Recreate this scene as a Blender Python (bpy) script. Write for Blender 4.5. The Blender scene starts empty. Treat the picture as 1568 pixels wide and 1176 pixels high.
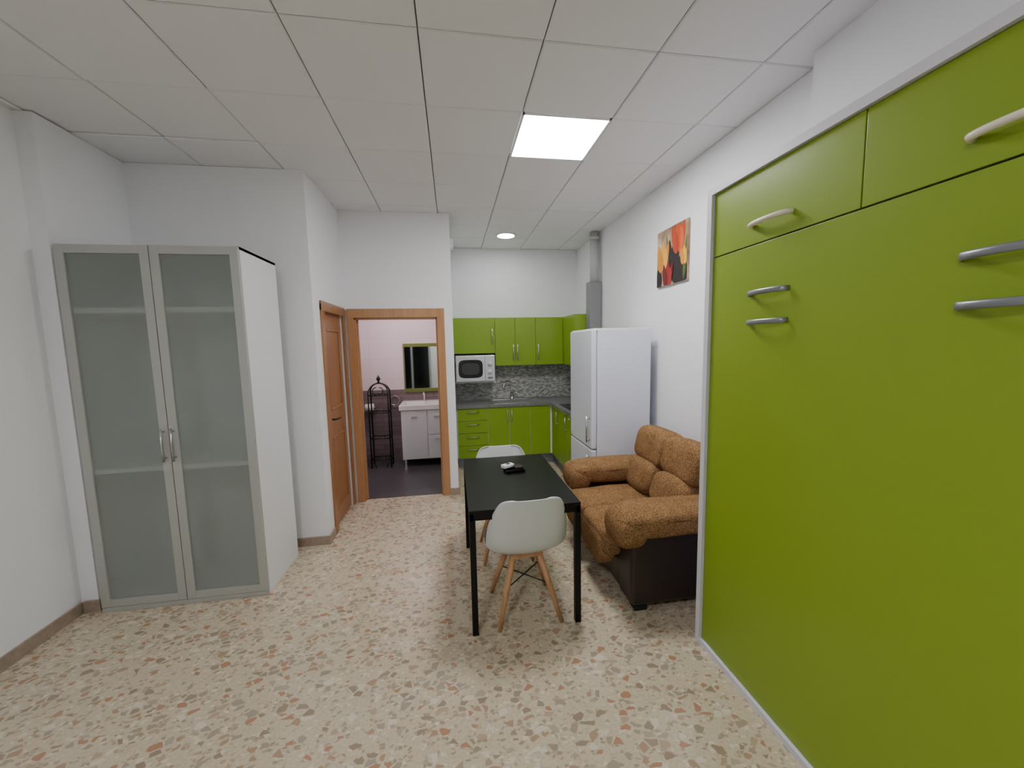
import bpy, bmesh, math, random
from mathutils import Vector, Matrix
random.seed(4)
S=bpy.context.scene
COL=S.collection

# ------------------------------------------------------------------ helpers
def lin(c):
    return tuple(((v/255)/12.92 if v/255<=.04045 else ((v/255+.055)/1.055)**2.4) for v in c)+(1,)
def N(nt,t,**kw):
    n=nt.nodes.new(t)
    for k,v in kw.items(): setattr(n,k,v)
    return n
def diffuse(name,rgb):
    m=bpy.data.materials.new(name); m.use_nodes=True; nt=m.node_tree
    nt.nodes.remove(nt.nodes['Principled BSDF'])
    d=N(nt,'ShaderNodeBsdfDiffuse'); d.inputs[0].default_value=lin(rgb)
    nt.links.new(d.outputs[0],nt.nodes['Material Output'].inputs[0])
    return m
def mat(name,rgb,rough=.5,metal=0,spec=.5,bump=None,var=None):
    m=bpy.data.materials.new(name); m.use_nodes=True; nt=m.node_tree
    b=nt.nodes['Principled BSDF']
    b.inputs['Base Color'].default_value=lin(rgb)
    b.inputs['Roughness'].default_value=rough
    b.inputs['Metallic'].default_value=metal
    b.inputs['Specular IOR Level'].default_value=spec
    tc=N(nt,'ShaderNodeTexCoord')
    if var:
        no=N(nt,'ShaderNodeTexNoise'); no.inputs['Scale'].default_value=var[0]; no.inputs['Detail'].default_value=5
        nt.links.new(tc.outputs['Object'],no.inputs['Vector'])
        mx=N(nt,'ShaderNodeMix',data_type='RGBA'); mx.blend_type='MULTIPLY'
        cr=N(nt,'ShaderNodeValToRGB'); a=1-var[1]
        cr.color_ramp.elements[0].position=.3; cr.color_ramp.elements[0].color=(a,a,a,1)
        cr.color_ramp.elements[1].position=.7; cr.color_ramp.elements[1].color=(1,1,1,1)
        nt.links.new(no.outputs['Fac'],cr.inputs['Fac'])
        mx.inputs[0].default_value=1; mx.inputs[6].default_value=lin(rgb)
        nt.links.new(cr.outputs['Color'],mx.inputs[7]); nt.links.new(mx.outputs[2],b.inputs['Base Color'])
    if bump:
        no=N(nt,'ShaderNodeTexNoise'); no.inputs['Scale'].default_value=bump[0]; no.inputs['Detail'].default_value=3
        nt.links.new(tc.outputs['Object'],no.inputs['Vector'])
        bp=N(nt,'ShaderNodeBump'); bp.inputs['Strength'].default_value=bump[1]; bp.inputs['Distance'].default_value=bump[2] if len(bump)>2 else .01
        nt.links.new(no.outputs['Fac'],bp.inputs['Height']); nt.links.new(bp.outputs['Normal'],b.inputs['Normal'])
    return m
def emis(name,c,s):
    m=bpy.data.materials.new(name); m.use_nodes=True; nt=m.node_tree; nt.nodes.remove(nt.nodes['Principled BSDF'])
    e=N(nt,'ShaderNodeEmission'); e.inputs[0].default_value=c+(1,); e.inputs[1].default_value=s
    nt.links.new(e.outputs[0],nt.nodes['Material Output'].inputs[0]); return m
def empty(name,loc=(0,0,0),rot=0):
    o=bpy.data.objects.new(name,None); o.location=loc; o.rotation_euler=(0,0,rot); o.empty_display_size=.1
    COL.objects.link(o); return o
def obj(name,bm,m,parent=None,smooth=False,loc=None):
    me=bpy.data.meshes.new(name); bmesh.ops.recalc_face_normals(bm,faces=bm.faces); bm.to_mesh(me); bm.free()
    if smooth:
        for p in me.polygons: p.use_smooth=True
    for mm in (m if isinstance(m,(list,tuple)) else [m]): me.materials.append(mm)
    o=bpy.data.objects.new(name,me); COL.objects.link(o)
    if parent: o.parent=parent
    if loc: o.location=loc
    return o
def addbox(bm,x0,x1,y0,y1,z0,z1,bev=0,seg=2,mi=0):
    r=bmesh.ops.create_cube(bm,size=1)
    vs=r['verts']
    for v in vs:
        v.co=Vector(((x0+x1)/2+v.co.x*(x1-x0),(y0+y1)/2+v.co.y*(y1-y0),(z0+z1)/2+v.co.z*(z1-z0)))
    fs=set(f for v in vs for f in v.link_faces)
    for f in fs: f.material_index=mi
    if bev>0:
        es=list(set(e for v in vs for e in v.link_edges))
        bmesh.ops.bevel(bm,geom=es,offset=bev,segments=seg,profile=.6,affect='EDGES')
def box(name,x0,x1,y0,y1,z0,z1,m,parent=None,bev=0,seg=2):
    bm=bmesh.new(); addbox(bm,x0,x1,y0,y1,z0,z1,bev,seg)
    return obj(name,bm,m,parent)
def boxes(name,lst,m,parent=None,bev=0,seg=2):
    bm=bmesh.new()
    for b in lst: addbox(bm,*b[:6],bev,seg,b[6] if len(b)>6 else 0)
    return obj(name,bm,m,parent)
def addtube(bm,pts,r,seg=12,cap=True,flat=None):
    pts=[Vector(p) for p in pts]; n=len(pts)
    rs=r if isinstance(r,(list,tuple)) else [r]*n
    rings=[]; prev=None
    for i,p in enumerate(pts):
        if i==0: t=pts[1]-p
        elif i==n-1: t=p-pts[i-1]
        else: t=(pts[i+1]-p).normalized()+(p-pts[i-1]).normalized()
        t.normalize()
        if prev is None:
            a=Vector((0,0,1)) if abs(t.z)<.9 else Vector((1,0,0))
        else: a=prev
        u=(a-t*a.dot(t)).normalized(); prev=u; w=t.cross(u)
        fu,fw=flat if flat else (1,1)
        rings.append([bm.verts.new(p+(u*math.cos(2*math.pi*k/seg)*fu+w*math.sin(2*math.pi*k/seg)*fw)*rs[i]) for k in range(seg)])
    for i in range(n-1):
        for k in range(seg):
            bm.faces.new((rings[i][k],rings[i][(k+1)%seg],rings[i+1][(k+1)%seg],rings[i+1][k]))
    if cap:
        bm.faces.new(rings[0]); bm.faces.new(rings[-1][::-1])
def tube(name,pts,r,m,parent=None,seg=12,flat=None):
    bm=bmesh.new(); addtube(bm,pts,r,seg,flat=flat); return obj(name,bm,m,parent,smooth=True)
def tubes(name,lst,m,parent=None,seg=10):
    bm=bmesh.new()
    for pts,r in lst: addtube(bm,pts,r,seg)
    return obj(name,bm,m,parent,smooth=True)
def sgp(v,e): return math.copysign(abs(v)**e,v)
def cushion(name,c,d,m,parent=None,e1=.35,e2=.35,rot=(0,0,0),nu=48,nv=28,wob=.0,seed=0,puff=.18):
    bm=bmesh.new(); a,b,cc=d[0]/2,d[1]/2,d[2]/2
    R=Matrix.Rotation(rot[2],3,'Z')@Matrix.Rotation(rot[1],3,'Y')@Matrix.Rotation(rot[0],3,'X')
    rows=[]
    for i in range(1,nv):
        ph=-math.pi/2+math.pi*i/nv; row=[]
        for k in range(nu):
            th=2*math.pi*k/nu
            x=a*sgp(math.cos(ph),e1)*sgp(math.cos(th),e2)
            y=b*sgp(math.cos(ph),e1)*sgp(math.sin(th),e2)
            z=cc*sgp(math.sin(ph),e1)
            q=1+puff*(1-min(1,(abs(x/a))**2))*(1-min(1,(abs(y/b))**2))-puff/3
            z*=q
            if wob:
                z+=wob*math.sin(x*13+seed)*math.cos(y*11+seed*2); x+=wob*.6*math.sin(y*14+z*7+seed)
            row.append(bm.verts.new(R@Vector((x,y,z))+Vector(c)))
        rows.append(row)
    bot=bm.verts.new(R@Vector((0,0,-cc*(1+puff*.65)))+Vector(c)); top=bm.verts.new(R@Vector((0,0,cc*(1+puff*.65)))+Vector(c))
    for i in range(len(rows)-1):
        for k in range(nu): bm.faces.new((rows[i][k],rows[i][(k+1)%nu],rows[i+1][(k+1)%nu],rows[i+1][k]))
    for k in range(nu):
        bm.faces.new((bot,rows[0][(k+1)%nu],rows[0][k])); bm.faces.new((top,rows[-1][k],rows[-1][(k+1)%nu]))
    return obj(name,bm,m,parent,smooth=True)
def lathe(name,prof,m,parent=None,seg=32,c=(0,0,0)):
    bm=bmesh.new(); rings=[]
    for r,z in prof: rings.append([bm.verts.new((c[0]+r*math.cos(2*math.pi*k/seg),c[1]+r*math.sin(2*math.pi*k/seg),c[2]+z)) for k in range(seg)])
    for i in range(len(rings)-1):
        for k in range(seg): bm.faces.new((rings[i][k],rings[i][(k+1)%seg],rings[i+1][(k+1)%seg],rings[i+1][k]))
    bm.faces.new(rings[0]); bm.faces.new(rings[-1])
    return obj(name,bm,m,parent,smooth=True)

# ------------------------------------------------------------------ materials
M_wall=diffuse('wall_paint',(238,239,242))
M_tile=diffuse('ceiling_tile',(236,236,238))
M_gap=diffuse('ceiling_gap',(120,120,120))
M_base=mat('baseboard_stone',(168,150,134),.35,var=(30,.25))
M_green=mat('green_laminate',(130,156,34),.36)
M_greenk=mat('green_kitchen',(128,160,36),.32)
M_alu=mat('grey_edge',(208,208,216),.4)
M_steel=mat('steel',(190,190,190),.28,metal=1)
M_silver=mat('silver_paint',(190,192,194),.3,metal=.35)
M_chrome=mat('chrome',(225,225,225),.08,metal=1)
M_dark=mat('dark_gap',(20,22,20),.8)
M_black=mat('black_table',(8,8,9),.34,spec=.25)
M_blackm=mat('black_iron',(18,17,17),.5)
M_white=mat('white_laminate',(230,231,233),.35)
M_fridge=mat('fridge_white',(216,220,232),.3)
M_shell=mat('white_plastic',(206,210,209),.35)
M_wframe=mat('wardrobe_frame',(180,182,178),.4,metal=.2)
M_pipe=mat('grey_pipe',(188,190,190),.45)
M_duct=mat('grey_duct',(140,142,142),.45,metal=.2)
M_leather=mat('dark_leather',(40,27,25),.4,bump=(80,.15,.004))
M_bluegrey=mat('cream_handle',(228,220,202),.3)
M_hgrey=mat('handle_grey',(140,144,150),.35,metal=.6)
M_glassb=mat('black_glass',(10,10,12),.08)
M_night=mat('night_window_glass',(8,10,14),.05)
M_ceram=mat('ceramic_white',(240,238,236),.15)
M_mirror=mat('mirror_glass',(205,210,207),.03,metal=1)
M_olive=mat('mirror_frame',(112,122,52),.4)
M_led=emis('led_panel',(1,.99,.985),54)
M_led2=emis('led_spot',(1,.99,.985),60)
M_ledb=emis('led_bath',(1,.86,.89),84)

def wood(name,c1,c2,rough,axis,sc=1.0):
    m=bpy.data.materials.new(name); m.use_nodes=True; nt=m.node_tree; b=nt.nodes['Principled BSDF']; b.inputs['Roughness'].default_value=rough
    tc=N(nt,'ShaderNodeTexCoord'); mp=N(nt,'ShaderNodeMapping'); s=[26*sc,26*sc,26*sc]; s[axis]=1.8*sc
    mp.inputs['Scale'].default_value=s
    no=N(nt,'ShaderNodeTexNoise'); no.inputs['Scale'].default_value=1; no.inputs['Detail'].default_value=5; no.inputs['Distortion'].default_value=.6
    cr=N(nt,'ShaderNodeValToRGB'); cr.color_ramp.elements[0].position=.3; cr.color_ramp.elements[1].position=.7
    cr.color_ramp.elements[0].color=lin(c1); cr.color_ramp.elements[1].color=lin(c2)
    nt.links.new(tc.outputs['Object'],mp.inputs['Vector']); nt.links.new(mp.outputs['Vector'],no.inputs['Vector'])
    nt.links.new(no.outputs['Fac'],cr.inputs['Fac']); nt.links.new(cr.outputs['Color'],b.inputs['Base Color'])
    return m
M_doorwood_shaded=wood('door_wood_shaded',(148,102,66),(164,116,76),.3,2)  # same wood as the frame, with the side door's dimmer light painted in
M_framewood=wood('frame_wood',(168,122,84),(184,136,94),.3,2)
M_beech=wood('beech_leg',(172,128,90),(198,152,110),.45,2,1.5)

def fabric():
    m=bpy.data.materials.new('sofa_fabric'); m.use_nodes=True; nt=m.node_tree; b=nt.nodes['Principled BSDF']
    b.inputs['Roughness'].default_value=1; b.inputs['Specular IOR Level'].default_value=.0
    tc=N(nt,'ShaderNodeTexCoord'); no=N(nt,'ShaderNodeTexNoise'); no.inputs['Scale'].default_value=130; no.inputs['Detail'].default_value=4
    n2=N(nt,'ShaderNodeTexNoise'); n2.inputs['Scale'].default_value=10
    cr=N(nt,'ShaderNodeValToRGB'); cr.color_ramp.elements[0].position=.38; cr.color_ramp.elements[1].position=.64
    cr.color_ramp.elements[0].color=lin((104,76,50)); cr.color_ramp.elements[1].color=lin((162,126,88))
    mx=N(nt,'ShaderNodeMix',data_type='FLOAT'); mx.inputs[0].default_value=.18
    for a in (no,n2): nt.links.new(tc.outputs['Object'],a.inputs['Vector'])
    nt.links.new(no.outputs['Fac'],mx.inputs[2]); nt.links.new(n2.outputs['Fac'],mx.inputs[3])
    nt.links.new(mx.outputs[0],cr.inputs['Fac']); nt.links.new(cr.outputs['Color'],b.inputs['Base Color'])
    bp=N(nt,'ShaderNodeBump'); bp.inputs['Strength'].default_value=.45; bp.inputs['Distance'].default_value=.003
    nt.links.new(no.outputs['Fac'],bp.inputs['Height']); nt.links.new(bp.outputs['Normal'],b.inputs['Normal'])
    return m
M_fabric=fabric()
M_piping=diffuse('sofa_piping',(84,60,42))

def terrazzo():
    m=bpy.data.materials.new('terrazzo'); m.use_nodes=True; nt=m.node_tree; L=nt.links; b=nt.nodes['Principled BSDF']
    b.inputs['Roughness'].default_value=.13
    tc=N(nt,'ShaderNodeTexCoord')
    dn=N(nt,'ShaderNodeTexNoise'); dn.inputs['Scale'].default_value=22; dn.inputs['Detail'].default_value=2
    L.new(tc.outputs['Object'],dn.inputs['Vector'])
    sub=N(nt,'ShaderNodeVectorMath',operation='SUBTRACT'); sub.inputs[1].default_value=(.5,.5,.5); L.new(dn.outputs['Color'],sub.inputs[0])
    sc=N(nt,'ShaderNodeVectorMath',operation='SCALE'); sc.inputs['Scale'].default_value=.018; L.new(sub.outputs[0],sc.inputs[0])
    ad=N(nt,'ShaderNodeVectorMath',operation='ADD'); L.new(tc.outputs['Object'],ad.inputs[0]); L.new(sc.outputs[0],ad.inputs[1])
    bn=N(nt,'ShaderNodeTexNoise'); bn.inputs['Scale'].default_value=70; bn.inputs['Detail'].default_value=3; L.new(tc.outputs['Object'],bn.inputs['Vector'])
    bc=N(nt,'ShaderNodeValToRGB'); bc.color_ramp.elements[0].position=.35; bc.color_ramp.elements[1].position=.65
    bc.color_ramp.elements[0].color=lin((187,172,148)); bc.color_ramp.elements[1].color=lin((200,187,163)); L.new(bn.outputs['Fac'],bc.inputs['Fac'])
    cur=bc.outputs['Color']
    def layer(cur,scale,thr,edge,cols,off):
        mp=N(nt,'ShaderNodeMapping'); mp.inputs['Location'].default_value=off; mp.inputs['Rotation'].default_value=(0,0,off[0]); mp.inputs['Scale'].default_value=(1,1.4,1)
        L.new(ad.outputs[0],mp.inputs['Vector'])
        v1=N(nt,'ShaderNodeTexVoronoi',voronoi_dimensions='2D'); v1.inputs['Scale'].default_value=scale
        v2=N(nt,'ShaderNodeTexVoronoi',voronoi_dimensions='2D',feature='DISTANCE_TO_EDGE'); v2.inputs['Scale'].default_value=scale
        L.new(mp.outputs[0],v1.inputs['Vector']); L.new(mp.outputs[0],v2.inputs['Vector'])
        sp=N(nt,'ShaderNodeSeparateColor'); L.new(v1.outputs['Color'],sp.inputs[0])
        g=N(nt,'ShaderNodeMath',operation='GREATER_THAN'); g.inputs[1].default_value=thr; L.new(sp.outputs[0],g.inputs[0])
        ed=N(nt,'ShaderNodeMath',operation='MULTIPLY_ADD'); ed.inputs[1].default_value=edge*2; ed.inputs[2].default_value=edge*.5; L.new(sp.outputs[2],ed.inputs[0])
        g2=N(nt,'ShaderNodeMath',operation='GREATER_THAN'); L.new(v2.outputs['Distance'],g2.inputs[0]); L.new(ed.outputs[0],g2.inputs[1])
        mu=N(nt,'ShaderNodeMath',operation='MULTIPLY'); L.new(g.outputs[0],mu.inputs[0]); L.new(g2.outputs[0],mu.inputs[1])
        cr=N(nt,'ShaderNodeValToRGB'); cr.color_ramp.interpolation='CONSTANT'
        els=cr.color_ramp.elements
        while len(els)<len(cols): els.new(.5)
        for i,c in enumerate(cols): els[i].position=i/len(cols); els[i].color=lin(c)
        L.new(sp.outputs[1],cr.inputs['Fac'])
        mx=N(nt,'ShaderNodeMix',data_type='RGBA'); L.new(mu.outputs[0],mx.inputs[0]); L.new(cur,mx.inputs[6]); L.new(cr.outputs['Color'],mx.inputs[7])
        return mx.outputs[2]
    cur=layer(cur,52,.60,.07,[(195,181,158),(172,155,134),(209,199,181),(160,143,122),(186,170,147)],(3.1,.2,0))
    cur=layer(cur,22.5,.54,.11,[(164,147,128),(176,155,131),(152,138,121),(208,198,179),(168,140,116),(160,148,132),(170,130,104),(148,131,112),(192,178,155),(170,158,140)],(1.2,.7,0))
    L.new(cur,b.inputs['Base Color'])
    return m
M_floor=terrazzo()

def tilemat(name,c1,c2,mortar,w,h,msz,rough,plane,offset=.5):
    m=bpy.data.materials.new(name); m.use_nodes=True; nt=m.node_tree; L=nt.links; b=nt.nodes['Principled BSDF']; b.inputs['Roughness'].default_value=rough
    tc=N(nt,'ShaderNodeTexCoord'); sp=N(nt,'ShaderNodeSeparateXYZ'); cb=N(nt,'ShaderNodeCombineXYZ'); L.new(tc.outputs['Object'],sp.inputs[0])
    L.new(sp.outputs[plane[0]],cb.inputs[0]); L.new(sp.outputs[plane[1]],cb.inputs[1])
    br=N(nt,'ShaderNodeTexBrick'); br.offset=offset; br.inputs['Scale'].default_value=1; br.inputs['Brick Width'].default_value=w; br.inputs['Row Height'].default_value=h
    br.inputs['Mortar Size'].default_value=msz; br.inputs['Color1'].default_value=lin(c1); br.inputs['Color2'].default_value=lin(c2); br.inputs['Mortar'].default_value=lin(mortar)
    L.new(cb.outputs[0],br.inputs['Vector']); L.new(br.outputs['Color'],b.inputs['Base Color']); return m
M_splashb=tilemat('mosaic_back',(205,205,200),(110,112,110),(165,165,160),.04,.016,.0018,.2,(0,2))
M_splashr=tilemat('mosaic_right',(205,205,200),(110,112,110),(165,165,160),.04,.016,.0018,.2,(1,2))
M_bpink=tilemat('bath_upper_tile',(234,218,221),(236,222,225),(220,202,205),.6,.3,.003,.25,(0,2),0)
M_bstone=tilemat('bath_lower_tile',(138,120,120),(112,98,100),(92,80,82),.3,.07,.003,.5,(0,2))
M_bstoneL=tilemat('bath_lower_tile_l',(138,120,120),(112,98,100),(92,80,82),.3,.07,.003,.5,(1,2))
M_bpinkL=tilemat('bath_upper_tile_l',(234,218,221),(236,222,225),(220,202,205),.6,.3,.003,.25,(1,2),0)
M_bfloor=tilemat('bath_floor',(72,68,71),(80,76,79),(54,51,53),.6,.3,.003,.3,(0,1))
def granite():
    m=mat('granite',(92,94,94),.25); nt=m.node_tree; L=nt.links; b=nt.nodes['Principled BSDF']
    tc=N(nt,'ShaderNodeTexCoord'); no=N(nt,'ShaderNodeTexNoise'); no.inputs['Scale'].default_value=130; no.inputs['Detail'].default_value=3
    cr=N(nt,'ShaderNodeValToRGB'); cr.color_ramp.elements[0].position=.38; cr.color_ramp.elements[1].position=.64
    cr.color_ramp.elements[0].color=lin((58,60,62)); cr.color_ramp.elements[1].color=lin((156,158,156))
    L.new(tc.outputs['Object'],no.inputs['Vector']); L.new(no.outputs['Fac'],cr.inputs['Fac']); L.new(cr.outputs['Color'],b.inputs['Base Color']); return m
M_gran=granite()
def frosted():
    m=bpy.data.materials.new('frosted_glass'); m.use_nodes=True; nt=m.node_tree; L=nt.links; b=nt.nodes['Principled BSDF']
    b.inputs['Base Color'].default_value=lin((160,167,163)); b.inputs['Roughness'].default_value=.3
    tr=N(nt,'ShaderNodeBsdfTransparent'); tr.inputs[0].default_value=lin((240,244,242))
    mx=N(nt,'ShaderNodeMixShader'); mx.inputs[0].default_value=.45
    out=nt.nodes['Material Output']; L.new(b.outputs[0],mx.inputs[1]); L.new(tr.outputs[0],mx.inputs[2]); L.new(mx.outputs[0],out.inputs[0]); return m
M_frost=frosted()

# ------------------------------------------------------------------ room shell
H=3.06
box('floor',-2.62,2.04,-1.74,6.05,-.08,0,M_floor)
boxes('floor_bathroom',[(-2.0,-.08,4.32,5.98,0.0,.005)],M_bfloor)
bm=bmesh.new()
px,py=.571,.551
for i in range(-5,4):
    for j in range(-7,8):
        x0=-.10+px*i; x1=x0+px; y0=1.88+py*j; y1=y0+py
        if abs(x0-.471)<.05 and abs(y0-2.431)<.05: continue
        if abs(x0+1.242)<.05 and abs(y0+.875)<.05: continue
        x0=max(x0,-2.58); x1=min(x1,1.98); y0=max(y0,-1.7); y1=min(y1,5.80)
        if x1-x0<.03 or y1-y0<.03: continue
        g=.003; c=.006; dz=random.uniform(0,.003)
        if (i,j) in ((-4,1),(-3,1)): dz=.010
        a=[(x0+g+c,y0+g+c),(x1-g-c,y0+g+c),(x1-g-c,y1-g-c),(x0+g+c,y1-g-c)]
        bb=[(x0+g,y0+g),(x1-g,y0+g),(x1-g,y1-g),(x0+g,y1-g)]
        va=[bm.verts.new((p[0],p[1],H+dz)) for p in a]; vb=[bm.verts.new((p[0],p[1],H+dz+.006)) for p in bb]; vc=[bm.verts.new((p[0],p[1],H+.019)) for p in bb]
        bm.faces.new(va[::-1]); 
        for k in range(4):
            bm.faces.new((va[k],va[(k+1)%4],vb[(k+1)%4],vb[k])); bm.faces.new((vb[k],vb[(k+1)%4],vc[(k+1)%4],vc[k]))
addbox(bm,-2.62,2.04,-1.74,6.05,H+.02,H+.1,mi=1)
obj('ceiling',bm,[M_tile,M_gap])

box('wall_left',-2.60,-2.43,-1.74,3.40,0,H,M_wall)
box('wall_pillar_left',-2.43,-2.335,2.75,3.38,0,H,M_wall)
box('wall_alcove',-2.60,-1.10,3.37,3.49,0,H,M_wall)
boxes('wall_corridor',[(-1.2,-1.1,3.49,3.60,0,H),(-1.2,-1.1,4.20,4.28,0,H),(-1.2,-1.1,3.60,4.20,2.02,H)],M_wall)
boxes('wall_back',[(-1.2,-1.01,4.27,4.37,0,H),(-.14,.02,4.27,4.37,0,H),(-1.01,-.14,4.27,4.37,1.99,H)],M_wall)
box('wall_kitchen_left',-.06,.02,4.37,5.75,0,H,M_wall)
box('wall_kitchen_back',-.06,2.04,5.73,5.85,0,H,M_wall)
box('wall_right',1.90,2.04,-1.74,5.85,0,H,M_wall)
box('wall_pillar_right',1.80,1.90,.9,1.78,0,H,M_wall)
box('wall_rear',-2.62,2.04,-1.74,-1.6,0,H,M_wall)
wn=empty('window_1',(-1.35,-1.6,0))
boxes('frame',[(-.62,-.56,0,.04,.08,2.3),(.56,.62,0,.04,.08,2.3),(-.62,.62,0,.04,2.24,2.3),(-.62,.62,0,.04,.08,.14),(-.03,.03,0,.04,.14,2.24)],M_silver,wn,bev=.003)
boxes('glass',[(-.56,-.03,.01,.02,.14,2.24),(.03,.56,.01,.02,.14,2.24)],M_night,wn)
boxes('wall_bathroom_back',[(-2.1,-.06,5.92,6.02,0,1.04,1),(-2.1,-.06,5.92,6.02,1.04,2.6,0)],[M_bpink,M_bstone])
boxes('wall_bathroom_left',[(-2.1,-2.0,4.37,5.92,0,1.04,1),(-2.1,-2.0,4.37,5.92,1.04,2.6,0)],[M_bpinkL,M_bstoneL])
boxes('wall_bathroom_right',[(-.08,-.06,4.37,5.92,0,1.04,1),(-.08,-.06,4.37,5.92,1.04,2.6,0)],[M_bpinkL,M_bstoneL])
box('ceiling_bathroom',-2.1,-.06,4.37,6.02,2.6,2.66,M_tile)
bl=empty('bathroom_ceiling_light',(-.75,5.0,2.6)); 
lathe('diffuser',[(.0005,-.012),(.13,-.010),(.14,-.004),(.14,0)],M_ledb,bl)
bh=.075
def bb(n,*a): boxes(n,[a],M_base,bev=.003)
bb('baseboard_left',-2.43,-2.415,-1.6,2.735,0,bh)
boxes('baseboard_pillar_left',[(-2.415,-2.32,2.735,2.75,0,bh),(-2.335,-2.32,2.75,3.355,0,bh)],M_base)
boxes('baseboard_alcove',[(-2.32,-1.085,3.355,3.37,0,bh),(-1.10,-1.085,3.37,3.52,0,bh)],M_base)
boxes('baseboard_back',[(-.07,.035,4.255,4.27,0,bh),(.02,.035,4.27,5.1,0,bh)],M_base)
bb('baseboard_right',1.885,1.90,1.9,4.0,0,bh)
bb('baseboard_rear',-2.41,1.3,-1.6,-1.585,0,bh)
jb=empty('wall_junction_box',(.02,4.50,2.80)); box('cover',0,.03,-.05,.05,-.05,.05,M_white,jb,bev=.006); box('lid',.03,.034,-.04,.04,-.04,.04,M_ceram,jb,bev=.001)

def ledpanel(x0,x1,y0,y1):
    e=empty('ceiling_led_panel',((x0+x1)/2,(y0+y1)/2,H))
    a=(x1-x0)/2;b=(y1-y0)/2
    boxes('frame',[(-a,-a+.012,-b,b,-.004,.015),(a-.012,a,-b,b,-.004,.015),(-a,a,-b,-b+.012,-.004,.015),(-a,a,b-.012,b,-.004,.015)],M_white,e)
    box('diffuser',-a+.012,a-.012,-b+.012,b-.012,0,.012,M_led,e)
ledpanel(.475,1.04,2.435,2.978)
ledpanel(-1.238,-.675,-.870,-.327)
sp=empty('kitchen_ceiling_spotlight',(.73,5.02,H))
lathe('rim',[(.105,-.002),(.105,-.012),(.125,-.012),(.13,0)],M_white,sp); lathe('diffuser',[(0.001,-.013),(.106,-.013),(.106,-.003)],M_led2,sp)

# ------------------------------------------------------------------ doors
d=empty('door_1',(0,4.27,0))
boxes('casing',[(-1.065,-1.0,-.018,.0,0,2.06),(-.15,-.07,-.018,.0,0,2.06),(-1.065,-.07,-.02,.0,1.98,2.075)],M_framewood,d,bev=.004)
boxes('jamb',[(-1.01,-.985,0,.11,0,1.99),(-.165,-.14,0,.11,0,1.99),(-1.0,-.15,0,.11,1.965,1.99)],M_framewood,d)
box('stop',-.985,-.972,.05,.08,0,1.965,M_framewood,d)
d=empty('door_2',(-1.10,3.90,0))
boxes('casing',[(0,.018,-.37,-.29,0,2.06),(0,.018,.29,.355,0,2.06),(0,.02,-.37,.355,1.995,2.08)],M_doorwood_shaded,d,bev=.004)
boxes('leaf',[(-.06,-.02,-.295,.295,.01,2.0)],M_doorwood_shaded,d)
boxes('panel_moulding',[(-.02,-.008,-.2,-.18,.15,.85),(-.02,-.008,.18,.2,.15,.85),(-.02,-.008,-.2,.2,.15,.17),(-.02,-.008,-.2,.2,.83,.85),
  (-.02,-.008,-.2,-.18,1.1,1.85),(-.02,-.008,.18,.2,1.1,1.85),(-.02,-.008,-.2,.2,1.1,1.12),(-.02,-.008,-.2,.2,1.83,1.85)],M_doorwood_shaded,d,bev=.003)
box('handle_plate',-.02,-.012,-.26,-.225,.9,1.12,M_blackm,d,bev=.003)
tube('handle_lever',[(-.015,-.243,1.03),(.035,-.243,1.03),(.045,-.22,1.03),(.045,-.13,1.025)],.009,M_blackm,d)

# ------------------------------------------------------------------ wardrobe
w=empty('wardrobe',(-1.795,2.71,0)); hw=.495; dp=.52; zt=2.32
boxes('carcass',[(-hw,-hw+.018,.02,dp,.0,zt),(hw-.018,hw,.02,dp,0,zt),(-hw,hw,.02,dp,zt-.018,zt),(-hw+.018,hw-.018,.03,dp,.05,.068),(-hw+.018,hw-.018,dp-.01,dp,.05,zt-.018)],M_white,w)
box('plinth',-hw,hw,.0,.018,0,.032,M_wframe,w,bev=.002)
boxes('shelves',[(-hw+.018,hw-.018,.011,dp-.01,z-.016,z+.016) for z in (.93,1.93)],M_white,w)
for s in (-1,1):
    x0,x1=(-hw,-.002) if s<0 else (.002,hw)
    fw=.05
    boxes('door_frame_'+('a' if s<0 else 'b'),[(x0,x0+fw,-.002,.018,.035,zt-.005),(x1-fw,x1,-.002,.018,.035,zt-.005),(x0+fw,x1-fw,-.002,.018,.035,.035+fw),(x0+fw,x1-fw,-.002,.018,zt-.005-fw,zt-.005)],M_wframe,w,bev=.002)
    bm=bmesh.new(); vv=[bm.verts.new(q) for q in ((x0+fw,.008,.035+fw),(x1-fw,.008,.035+fw),(x1-fw,.008,zt-.005-fw),(x0+fw,.008,zt-.005-fw))]; bm.faces.new(vv)
    obj('glass_'+('a' if s<0 else 'b'),bm,M_frost,w)
    hx=s*.028
    tubes('handle_'+('a' if s<0 else 'b'),[([(hx,-.03,.98),(hx,-.03,1.19)],.007),([(hx,0,1.0),(hx,-.03,1.0)],.005),([(hx,0,1.17),(hx,-.03,1.17)],.005)],M_steel,w)

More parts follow.
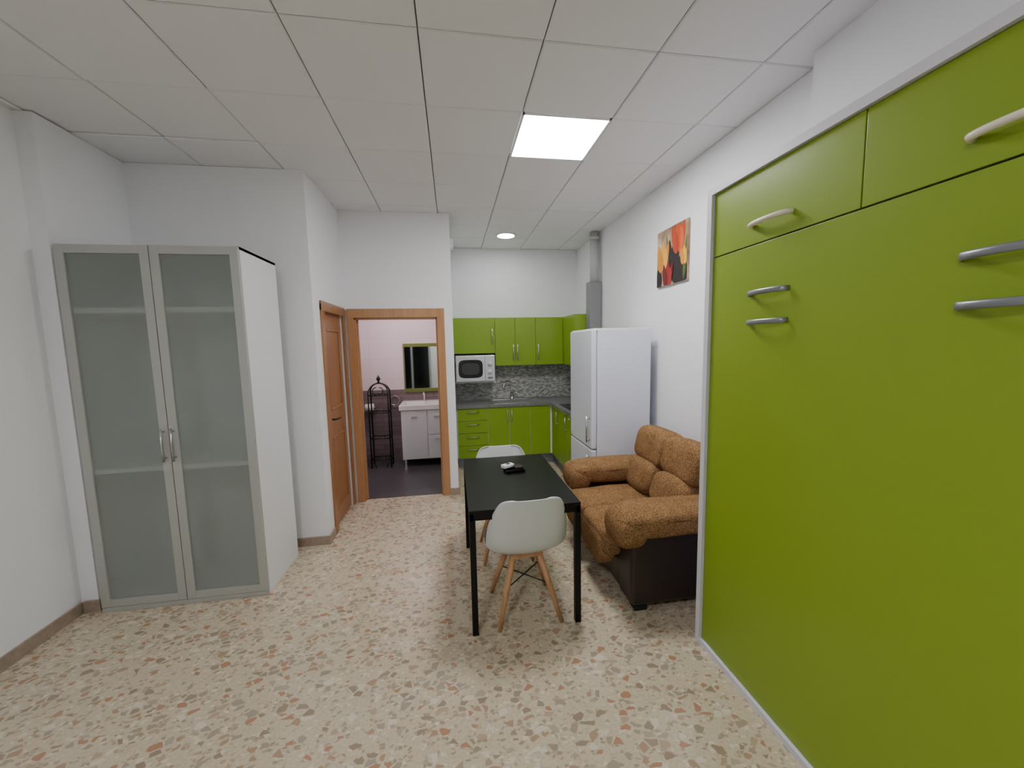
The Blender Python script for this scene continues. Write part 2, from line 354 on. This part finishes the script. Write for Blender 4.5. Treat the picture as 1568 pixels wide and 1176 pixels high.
# ------------------------------------------------------------------ murphy bed
b=empty('murphy_wall_bed',(1.31,0.735,0)); y1=1.11; y0=-1.11
boxes('carcass',[(-.012,.48,y1-.032,y1,0,2.42),(-.012,.48,y0,y0+.032,0,2.42),(-.012,.48,y0+.032,y1-.032,2.385,2.42),(-.012,.48,y0+.032,y1-.032,0,.028)],M_alu,b)
box('backing',.03,.05,y0+.04,y1-.04,.03,2.38,M_dark,b)
boxes('bed_front',[( .004,.024,y0+.034,y1-.034,.031,2.078)],M_green,b,bev=.0015)
g=.0025
ys=[y1-.034,1.10-.735,.37-.735,y0+.034]
for i in range(3):
    box('cabinet_door_%d'%(i+1),.004,.024,ys[i+1]+g,ys[i]-g,2.084,2.383,M_green,b,bev=.0015)
def bow(yc,z,L,out,pw):
    pts=[]
    for k in range(21):
        t=k/20; pts.append((-out*math.sin(math.pi*t)**pw if 0<t<1 else 0.004,yc-L/2+L*t,z))
    return pts
for i,yc in enumerate((1.455,.735,.02)):
    tube('cabinet_handle_%d'%i,bow(yc-.735,2.16,.20,.034,.3),.0105,M_bluegrey,b)
    for j,z in enumerate((1.87,1.745)):
        tube('bed_handle_%d_%d'%(i,j),bow(yc-.735,z,.20,.034,.45),.011,M_hgrey,b,flat=(1.0,.45))

# ------------------------------------------------------------------ picture
p=empty('flower_painting',(1.898,3.13,2.40))
def paint():
    m=bpy.data.materials.new('tulip_print'); m.use_nodes=True; nt=m.node_tree; L=nt.links; bs=nt.nodes['Principled BSDF']; bs.inputs['Roughness'].default_value=.4
    tc=N(nt,'ShaderNodeTexCoord'); no=N(nt,'ShaderNodeTexNoise'); no.inputs['Scale'].default_value=6; no.inputs['Detail'].default_value=3
    cr=N(nt,'ShaderNodeValToRGB'); e=cr.color_ramp.elements; e[0].position=.3; e[0].color=lin((110,84,66)); e[1].position=.7; e[1].color=lin((205,190,165))
    e.new(.5).color=lin((165,135,105)); L.new(tc.outputs['Object'],no.inputs['Vector']); L.new(no.outputs['Fac'],cr.inputs['Fac']); L.new(cr.outputs['Color'],bs.inputs['Base Color']); return m
box('canvas',-.02,0,-.23,.23,-.24,.24,paint(),p,bev=.002)
PM={'o':wood('petal_orange',(186,62,20),(226,112,42),.5,2,.8),'O':wood('petal_orange_dark',(160,44,16),(196,78,28),.5,2,.8),'y':wood('petal_yellow',(216,140,34),(240,190,76),.5,2,.8),'Y':wood('petal_amber',(196,112,24),(222,150,46),.5,2,.8),'r':wood('petal_red',(120,22,26),(166,42,40),.5,2,.8),'R':wood('petal_red_dark',(82,14,18),(122,24,26),.5,2,.8),'k':mat('print_dark',(34,28,28),.5),'g':mat('print_green',(86,98,40),.5)}
cnt=[0]
def blade(yy,zz,ry,rz,rot,cm):
    # pointed tulip petal, base at bottom, tip at top
    bm=bmesh.new(); vs=[]; n=14; cnt[0]+=1
    side=[]
    for k in range(n+1):
        t=k/n; wd=ry*(math.sin(math.pi*min(1,t**.75)))**.8 if 0<t<1 else 0
        side.append((wd,-rz+2*rz*t))
    poly=[(wv,z) for wv,z in side]+[(-wv,z) for wv,z in side[-2:0:-1]]
    for a,c in poly:
        yy2=yy+a*math.cos(rot)-c*math.sin(rot); zz2=zz+a*math.sin(rot)+c*math.cos(rot)
        vs.append(bm.verts.new((-.0205-.0002*cnt[0],max(-.229,min(.229,yy2)),max(-.239,min(.239,zz2)))))
    bm.faces.new(vs); obj('petal_%d'%cnt[0],bm,PM[cm],p)
def tulip(y,z,s,c1,c2,tilt=0):
    blade(y-.05*s,z+.01*s,.042*s,.12*s,.28+tilt,c2); blade(y+.05*s,z+.01*s,.042*s,.12*s,-.28+tilt,c2)
    blade(y,z+.02*s,.05*s,.125*s,tilt,c1); blade(y-.035*s,z-.02*s,.045*s,.10*s,.12+tilt,c1); blade(y+.035*s,z-.02*s,.045*s,.10*s,-.12+tilt,c2)
blade(-.13,-.15,.12,.13,.1,'k'); blade(-.05,.0,.07,.15,.2,'k'); blade(.20,-.17,.06,.1,0,'k'); blade(.03,-.02,.05,.16,0,'k')
blade(-.20,-.05,.02,.18,.1,'g'); blade(.06,.02,.015,.2,-.1,'g')
tulip(-.10,.12,1.05,'o','O',-.05)
tulip(.13,.0,1.0,'y','Y',.08)
tulip(-.19,-.04,.6,'y','Y',0)
tulip(.05,-.16,.85,'r','R',.1)

# ------------------------------------------------------------------ kitchen base
k=empty('kitchen_base_cabinets',(0,0,0))
yb=5.15; xr=1.33
boxes('carcass',[(.03,1.88,yb+.02,5.72,.14,.83),(xr+.02,1.88,4.02,yb+.02,.14,.83)],M_white,k)
boxes('toe_kick',[(.03,1.40,yb+.07,yb+.09,0,.14),(xr+.07,xr+.09,4.02,yb+.08,0,.14)],M_hgrey,k)
xs=[.04,.45,.745,1.035,1.32]; g=.003
lst=[]
for i in range(4):
    z0=.145+.171*i; lst.append((xs[0]+g,xs[1]-g,yb,yb+.02,z0+g,z0+.171-g))
boxes('drawer_fronts',lst,M_greenk,k,bev=.0015)
boxes('doors_back',[(xs[i]+g,xs[i+1]-g,yb,yb+.02,.148,.826) for i in (1,2,3)],M_greenk,k,bev=.0015)
boxes('doors_right',[(xr,xr+.02,yb-.04-.36*(i+1)+g,yb-.04-.36*i-g,.148,.826) for i in range(3)],M_greenk,k,bev=.0015)
hl=[]
for i in range(4):
    z=.145+.171*i+.12; hl.append(([(.16,yb-.025,z),(.33,yb-.025,z)],.006)); hl.append(([(.18,yb,z),(.18,yb-.025,z)],.004)); hl.append(([(.31,yb,z),(.31,yb-.025,z)],.004))
for x in (.715,.775): 
    hl.append(([(x,yb-.025,.62),(x,yb-.025,.79)],.006)); hl.append(([(x,yb,.64),(x,yb-.025,.64)],.004)); hl.append(([(x,yb,.77),(x,yb-.025,.77)],.004))
for y in (4.80,4.40,4.10):
    hl.append(([(xr-.025,y,.62),(xr-.025,y,.79)],.006)); hl.append(([(xr,y,.64),(xr-.025,y,.64)],.004)); hl.append(([(xr,y,.77),(xr-.025,y,.77)],.004))
tubes('handles',hl,M_steel,k)
boxes('countertop',[(.025,1.885,yb-.02,5.717,.83,.87),(xr-.02,1.885,4.0,yb-.02,.83,.87)],M_gran,k,bev=.003)
boxes('trim_backsplash_back',[(.02,1.9,5.718,5.73,.87,1.42)],M_splashb)
boxes('trim_backsplash_right',[(1.888,1.9,4.0,5.718,.87,1.42)],M_splashr)
s=empty('kitchen_sink',(.80,5.40,.871))
boxes('rim',[(-.27,.27,-.2,-.17,0,.006),(-.27,.27,.17,.2,0,.006),(-.27,-.24,-.2,.2,0,.006),(.24,.27,-.2,.2,0,.006),(.0,.03,-.17,.17,0,.005)],M_steel,s,bev=.002)
boxes('bowl',[(-.24,.0,-.17,.17,0,.002),(.03,.24,-.17,.17,0,.003)],M_steel,s)
f=empty('kitchen_faucet',(.86,5.65,.872))
lathe('base',[(.03,0),(.03,.01),(.02,.02),(.018,.06)],M_chrome,f)
pts=[(0,0,.05),(0,0,.2)]+[(0,-.085+.085*math.cos(t),.2+.07*math.sin(t)) for t in [math.pi*i/10 for i in range(1,11)]]+[(0,-.17,.17)]
R=Matrix.Rotation(-.9,3,'Z'); pts=[tuple(R@Vector(q)) for q in pts]
tube('spout',pts,.011,M_chrome,f); tube('lever',[(0,0,.06),(.04,-.02,.08),(.08,-.03,.11)],.006,M_chrome,f)
hb=empty('cooktop',(1.62,4.62,.871)); box('glass',-.24,.24,-.27,.27,0,.008,M_glassb,hb,bev=.003)
tubes('burner_rings',[([(cx+.08*math.cos(t),cy+.08*math.sin(t),.009) for t in [2*math.pi*i/24 for i in range(25)]],.0015) for cx,cy in ((-.11,-.12),(.11,-.12),(-.11,.13),(.11,.13))],M_hgrey,hb,seg=6)

u=empty('kitchen_wall_cabinets',(0,0,0)); yu=5.40
boxes('carcass',[(.025,.60,yu+.02,5.72,1.56,2.05),(.60,1.58,yu+.02,5.72,1.38,2.05),(1.60,1.885,4.87,5.72,1.38,2.05)],M_greenk,u)
xs=[.02,.60,.885,1.18,1.585]
dl=[(xs[0]+g,xs[1]-g,yu,yu+.02,1.56,2.05)]+[(xs[i]+g,xs[i+1]-g,yu,yu+.02,1.38,2.05) for i in (1,2,3)]
boxes('doors',dl,M_greenk,u,bev=.0015)
boxes('doors_right',[(1.585,1.605,4.875,5.395,1.38,2.05)],M_greenk,u,bev=.0015)
hl=[]
for x,z in ((.56,1.68),(.855,1.45),(.915,1.45),(1.215,1.45)):
    hl+= [([(x,yu-.025,z),(x,yu-.025,z+.22)],.008),([(x,yu,z+.02),(x,yu-.025,z+.02)],.005),([(x,yu,z+.2),(x,yu-.025,z+.2)],.005)]
hl+=[([(1.56,4.95,1.45),(1.56,4.95,1.63)],.006),([(1.585,4.95,1.47),(1.56,4.95,1.47)],.004),([(1.585,4.95,1.61),(1.56,4.95,1.61)],.004)]
tubes('handles',hl,M_steel,u)
m=empty('microwave',(.31,5.30,1.17)); 
boxes('shelf',[(-.28,.28,.06,.41,-.018,-.002)],M_white,m)
box('body',-.27,.27,0,.38,0,.365,M_silver,m,bev=.008)
box('door',-.262,.13,-.014,0,.012,.353,M_alu,m,bev=.006)
def disc(name,a,b_,e,y,mm,par):
    q=bmesh.new(); vs=[]
    for kk in range(40):
        t=2*math.pi*kk/40; vs.append(q.verts.new((-.066+a*sgp(math.cos(t),e),y,.182+b_*sgp(math.sin(t),e))))
    q.faces.new(vs); obj(name,q,mm,par)
disc('window',.165,.125,.45,-.0165,M_glassb,m)
disc('window_inner',.12,.08,.6,-.0172,mat('micro_inner',(60,62,62),.3),m)
box('control_panel',.135,.262,-.012,0,.012,.353,M_alu,m,bev=.004)
tubes('knobs',[([(.2,-.012,.25),(.2,-.035,.25)],.028),([(.2,-.012,.14),(.2,-.035,.14)],.028)],M_white,m,seg=20)
box('button',.165,.235,-.02,-.012,.04,.07,M_hgrey,m,bev=.003)
h=empty('extractor_duct',(1.81,4.79,0))
boxes('duct_box',[(-.075,.08,-.07,.07,1.5,2.44)],M_duct,h,bev=.006)
box('hood',-.27,.075,-.26,.07,1.42,1.5,M_steel,h,bev=.004)
tube('pipe',[(.01,.0,2.44),(.01,0,3.055)],.055,M_pipe,h,seg=20)
tube('elbow_bracket',[(.01,.0,2.96),(.01,0,3.0)],.062,M_pipe,h,seg=20)

f=empty('refrigerator',(1.23,3.30,0))
box('body',.055,.57,0,.63,.03,1.79,M_fridge,f,bev=.012,seg=3)
box('top_cap',.02,.57,.0,.63,1.775,1.80,M_white,f,bev=.006)
box('door_upper',0,.05,0,.63,.70,1.79,M_fridge,f,bev=.014,seg=3)
box('door_lower',0,.05,0,.63,.05,.69,M_fridge,f,bev=.014,seg=3)
tubes('handles',[([(-.03,.05,.76),(-.03,.05,1.0)],.008),([(0,.05,.78),(-.03,.05,.78)],.006),([(0,.05,.98),(-.03,.05,.98)],.006),
 ([(-.03,.05,.42),(-.03,.05,.64)],.008),([(0,.05,.44),(-.03,.05,.44)],.006),([(0,.05,.62),(-.03,.05,.62)],.006)],M_steel,f)
boxes('feet',[(.05,.1,.03,.08,0,.03),(.05,.1,.55,.6,0,.03),(.5,.55,.03,.08,0,.03),(.5,.55,.55,.6,0,.03)],M_dark,f)

# ------------------------------------------------------------------ sofa
s=empty('sofa',(0,0,0))
boxes('base',[(1.04,1.80,2.12,3.20,.06,.30)],M_leather,s,bev=.02,seg=3)
boxes('arm_sides',[(1.03,1.84,2.08,2.27,.05,.54),(1.03,1.84,3.05,3.23,.05,.54)],M_leather,s,bev=.035,seg=4)
boxes('back_frame',[(1.68,1.86,2.10,3.22,.25,.82)],M_leather,s,bev=.04,seg=4)
boxes('feet',[(1.07,1.15,2.11,2.19,0,.06),(1.07,1.15,3.12,3.20,0,.06),(1.74,1.82,2.11,2.19,0,.06),(1.74,1.82,3.12,3.20,0,.06)],M_dark,s)
for nm,yc,sd in (('near',2.175,1),('far',3.135,2)):
    cushion('arm_pad_'+nm,(1.37,yc,.57),(.86,.30,.17),M_fabric,s,.5,.4,wob=.004,seed=sd)
    cushion('arm_roll_'+nm,(1.03,yc,.53),(.20,.295,.22),M_fabric,s,.75,.5,wob=.002,seed=sd+10)
cushion('seat_near',(1.26,2.475,.365),(.70,.40,.22),M_fabric,s,.35,.22,wob=.005,seed=3,puff=.12)
cushion('seat_far',(1.26,2.855,.365),(.70,.38,.22),M_fabric,s,.35,.22,wob=.005,seed=4,puff=.12)
for i,y in enumerate((2.475,2.865)):
    cushion('seat_drape_%d'%i,(.965,y,.31),(.13,.375,.24),M_fabric,s,.5,.3,wob=.002,seed=20+i)
for i,y in enumerate((2.455,2.875)):
    cushion('lumbar_%d'%i,(1.555,y,.575),(.24,.415,.27),M_fabric,s,.55,.33,rot=(0,.3,0),wob=.007,seed=5+i,puff=.1)
    cushion('headrest_%d'%i,(1.65,y,.81),(.24,.425,.30),M_fabric,s,.5,.33,rot=(0,.22,0),wob=.007,seed=8+i,puff=.1)
pl=[]
for y in (2.175,3.135):
    pl.append(([(1.72,y-.14,.60),(1.3,y-.147,.60),(1.05,y-.14,.60),(.965,y-.08,.585),(.955,y,.58),(.965,y+.08,.585),(1.05,y+.14,.60),(1.3,y+.147,.60),(1.72,y+.14,.60)],.004))
tubes('piping',pl,M_piping,s,seg=8)

# ------------------------------------------------------------------ table
t=empty('dining_table',(.385,2.59,0)); a,bq=.325,.51
box('top',-a,a,-bq,bq,.732,.75,M_black,t,bev=.002)
boxes('apron',[(-a+.005,a-.005,-bq+.005,-bq+.025,.69,.732),(-a+.005,a-.005,bq-.025,bq-.005,.69,.732),(-a+.005,-a+.025,-bq,bq,.69,.732),(a-.025,a-.005,-bq,bq,.69,.732)],M_black,t)
boxes('legs',[(sx*a-(.035 if sx>0 else 0),sx*a+(.035 if sx<0 else 0),sy*bq-(.035 if sy>0 else 0),sy*bq+(.035 if sy<0 else 0),0,.732) for sx in (-1,1) for sy in (-1,1)],M_black,t,bev=.002)
ky=empty('desk_tray',(.42,2.72,.751),.1)
boxes('tray',[(-.07,.07,-.05,.05,0,.006),(-.07,-.064,-.05,.05,.006,.018),(.064,.07,-.05,.05,.006,.018),(-.07,.07,-.05,-.044,.006,.018),(-.07,.07,.044,.05,.006,.018)],M_black,ky,bev=.002)
box('wallet',.0,.06,-.035,.035,.007,.035,M_leather,ky,bev=.006)
rc=empty('white_remote_control',(.375,2.75,.770),.5)
box('body',-.045,.045,-.025,.025,0,.024,M_ceram,rc,bev=.006); box('buttons',-.01,.02,-.012,.012,.024,.026,M_dark,rc)

# ------------------------------------------------------------------ chairs
def chair(loc,rot):
    e=empty('dining_chair',loc,rot)
    prof=[(.225,.415,.165,.0),(.215,.435,.195,.01),(.17,.445,.22,.02),(.09,.432,.238,.035),(0,.42,.245,.05),(-.09,.42,.246,.065),(-.15,.438,.246,.085),(-.19,.485,.246,.10),(-.21,.545,.244,.10),(-.225,.62,.236,.085),(-.238,.695,.218,.06),(-.248,.755,.196,.04),(-.254,.79,.176,.03),(-.257,.804,.15,.022),(-.258,.809,.10,.015)]
    bm=bmesh.new(); rows=[]; n=16
    for i,(y,z,hw_,lf) in enumerate(prof):
        y2,z2=prof[min(i+1,len(prof)-1)][:2]; y1_,z1_=prof[max(i-1,0)][:2]
        ty,tz=y2-y1_,z2-z1_; l=math.hypot(ty,tz) or 1; ny,nz=abs(tz/l),abs(ty/l)
        row=[]
        for kx in range(n+1):
            tt=-1+2*kx/n; q=lf*abs(tt)**2.2
            row.append(bm.verts.new((hw_*math.sin(tt*math.pi/2*.94)/math.sin(math.pi/2*.94),y+ny*q,z+nz*q)))
        rows.append(row)
    for i in range(len(rows)-1):
        for kx in range(n): bm.faces.new((rows[i][kx],rows[i][kx+1],rows[i+1][kx+1],rows[i+1][kx]))
    o=obj('shell',bm,M_shell,e,smooth=True)
    md=o.modifiers.new('s','SOLIDIFY'); md.thickness=.008; md.offset=0
    md=o.modifiers.new('b','SUBSURF'); md.levels=1; md.render_levels=2
    cushion('seat_pad',(0,.03,.455),(.38,.36,.05),M_shell,e,.6,.6)
    legs=[]
    for sx in (-1,1):
        for sy in (-1,1): legs.append(([(sx*.075,sy*.07+.0,.415),(sx*.13,sy*.125,.22),(sx*.19,sy*.185,0)],[.021,.018,.012]))
    tubes('legs',legs,M_beech,e,seg=14)
    boxes('leg_mount',[(-.09,.09,-.018,.018,.385,.415),(-.018,.018,-.09,.09,.385,.415),(-.1,.1,-.1,-.06,.385,.415),(-.1,.1,.06,.1,.385,.415)],M_beech,e,bev=.004)
    tubes('brace_rods',[([(-.13,-.125,.22),(.13,.125,.22)],.004),([(.13,-.125,.22),(-.13,.125,.22)],.004)],M_blackm,e)
    return e
chair((.40,2.28,0),0.03)
chair((.375,2.97,0),math.pi)

# ------------------------------------------------------------------ bathroom objects
v=empty('bathroom_vanity',(-.41,5.42,0))
boxes('cabinet',[(-.32,.30,.0,.47,.10,.80)],M_white,v,bev=.004)
boxes('fronts',[(-.315,.03,-.018,-.001,.11,.79),(.04,.295,-.018,-.001,.11,.44),(.04,.295,-.018,-.001,.45,.79)],M_white,v,bev=.003)
boxes('legs',[(-.3,-.27,.02,.05,0,.1),(.25,.28,.02,.05,0,.1),(-.3,-.27,.4,.43,0,.1),(.25,.28,.4,.43,0,.1)],M_steel,v)
boxes('basin_top',[(-.34,.31,-.03,-.0,.80,.87),(-.34,.31,.33,.49,.80,.87),(-.34,-.28,0,.33,.80,.87),(.25,.31,0,.33,.80,.87),(-.28,.25,0,.33,.80,.82)],M_ceram,v,bev=.006)
boxes('handles',[(-.18,-.1,-.028,-.018,.70,.712),(.13,.2,-.028,-.018,.70,.712),(.13,.2,-.028,-.018,.38,.392)],M_steel,v)
tube('faucet',[(-.02,.38,.87),(-.02,.38,.98),(-.02,.34,1.0),(-.02,.26,.985)],.012,M_chrome,v)
mr=empty('bathroom_mirror',(-.40,5.92,1.36))
box('glass',-.30,.28,-.02,-.012,-.33,.33,M_mirror,mr)
boxes('frame',[(-.32,.30,-.03,0,.31,.36),(-.32,.30,-.03,0,-.36,-.31),(-.32,-.305,-.025,0,-.36,.36),(.285,.30,-.025,0,-.36,.36)],M_olive,mr,bev=.003)
r=empty('wrought_iron_shelf',(-1.02,5.52,0))
W=.13; D=.09
L_=[]
for sy in (-1,1):
    arch=[(W*math.cos(tt),sy*D*(1-.9*abs(math.sin(tt))),1.05+.13*math.sin(tt)) for tt in [math.pi*i/14 for i in range(15)]]
    L_.append(([(W,sy*D,0)]+arch+[(-W,sy*D,0)],.010))
for z in (.12,.42,.78,1.02):
    L_+= [([(-W,-D,z),(W,-D,z)],.008),([(-W,D,z),(W,D,z)],.008),([(-W,-D,z),(-W,D,z)],.008),([(W,-D,z),(W,D,z)],.008)]
    for q in range(1,6): L_.append(([(-W+2*W*q/6,-D,z),(-W+2*W*q/6,D,z)],.004))
for sx in (-1,1):
    L_.append(([(sx*(.02+.05*math.sin(tt)),0-D,1.08+.05*math.cos(tt)) for tt in [math.pi*i/8 for i in range(9)]],.006))
    L_.append(([(sx*W,-D,.1),(sx*(W-.05),-D,.05),(sx*(W-.06),-D,.0)],.005))
tubes('frame',L_,M_blackm,r,seg=8)
lathe('finial',[(.004,1.17),(.02,1.19),(.012,1.21),(.03,1.235),(.02,1.26),(.004,1.29)],M_blackm,r,seg=16)
tr=empty('toilet_roll_holder',(-1.22,5.90,.80))
tube('roll',[(-.06,-.07,0),(.06,-.07,0)],.055,M_ceram,tr,seg=20); tube('bar',[(-.08,-.07,0),(.08,-.07,0),(.08,0.02,0)],.006,M_chrome,tr)
tw=empty('towel_ring',(-.87,5.92,.88)); tube('ring',[(.07*math.cos(q),-.03,.07*math.sin(q)) for q in [2*math.pi*i/20 for i in range(21)]],.006,M_chrome,tw); tube('mount',[(0,0.0,.07),(0,-.03,.07)],.01,M_chrome,tw)

# ------------------------------------------------------------------ world + camera
wd=bpy.data.worlds.new('World'); S.world=wd; wd.use_nodes=True; wd.node_tree.nodes['Background'].inputs[0].default_value=(.8,.85,.9,1); wd.node_tree.nodes['Background'].inputs[1].default_value=.1
psi=math.radians(8.71);th=math.radians(5.81);ro=math.atan(.021)
F_=Vector((math.sin(psi)*math.cos(th),math.cos(psi)*math.cos(th),-math.sin(th)))
R0=Vector((math.cos(psi),-math.sin(psi),0)); U0=R0.cross(F_)
Rr=R0*math.cos(ro)-U0*math.sin(ro); Uu=R0*math.sin(ro)+U0*math.cos(ro)
cam=bpy.data.cameras.new('camera'); cam.sensor_width=36; cam.lens=590/1568*36; cam.clip_start=.05
co=bpy.data.objects.new('camera',cam); COL.objects.link(co)
mw=Matrix((( Rr.x,Uu.x,-F_.x,0),(Rr.y,Uu.y,-F_.y,0),(Rr.z,Uu.z,-F_.z,1.67),(0,0,0,1)))
co.matrix_world=mw; S.camera=co
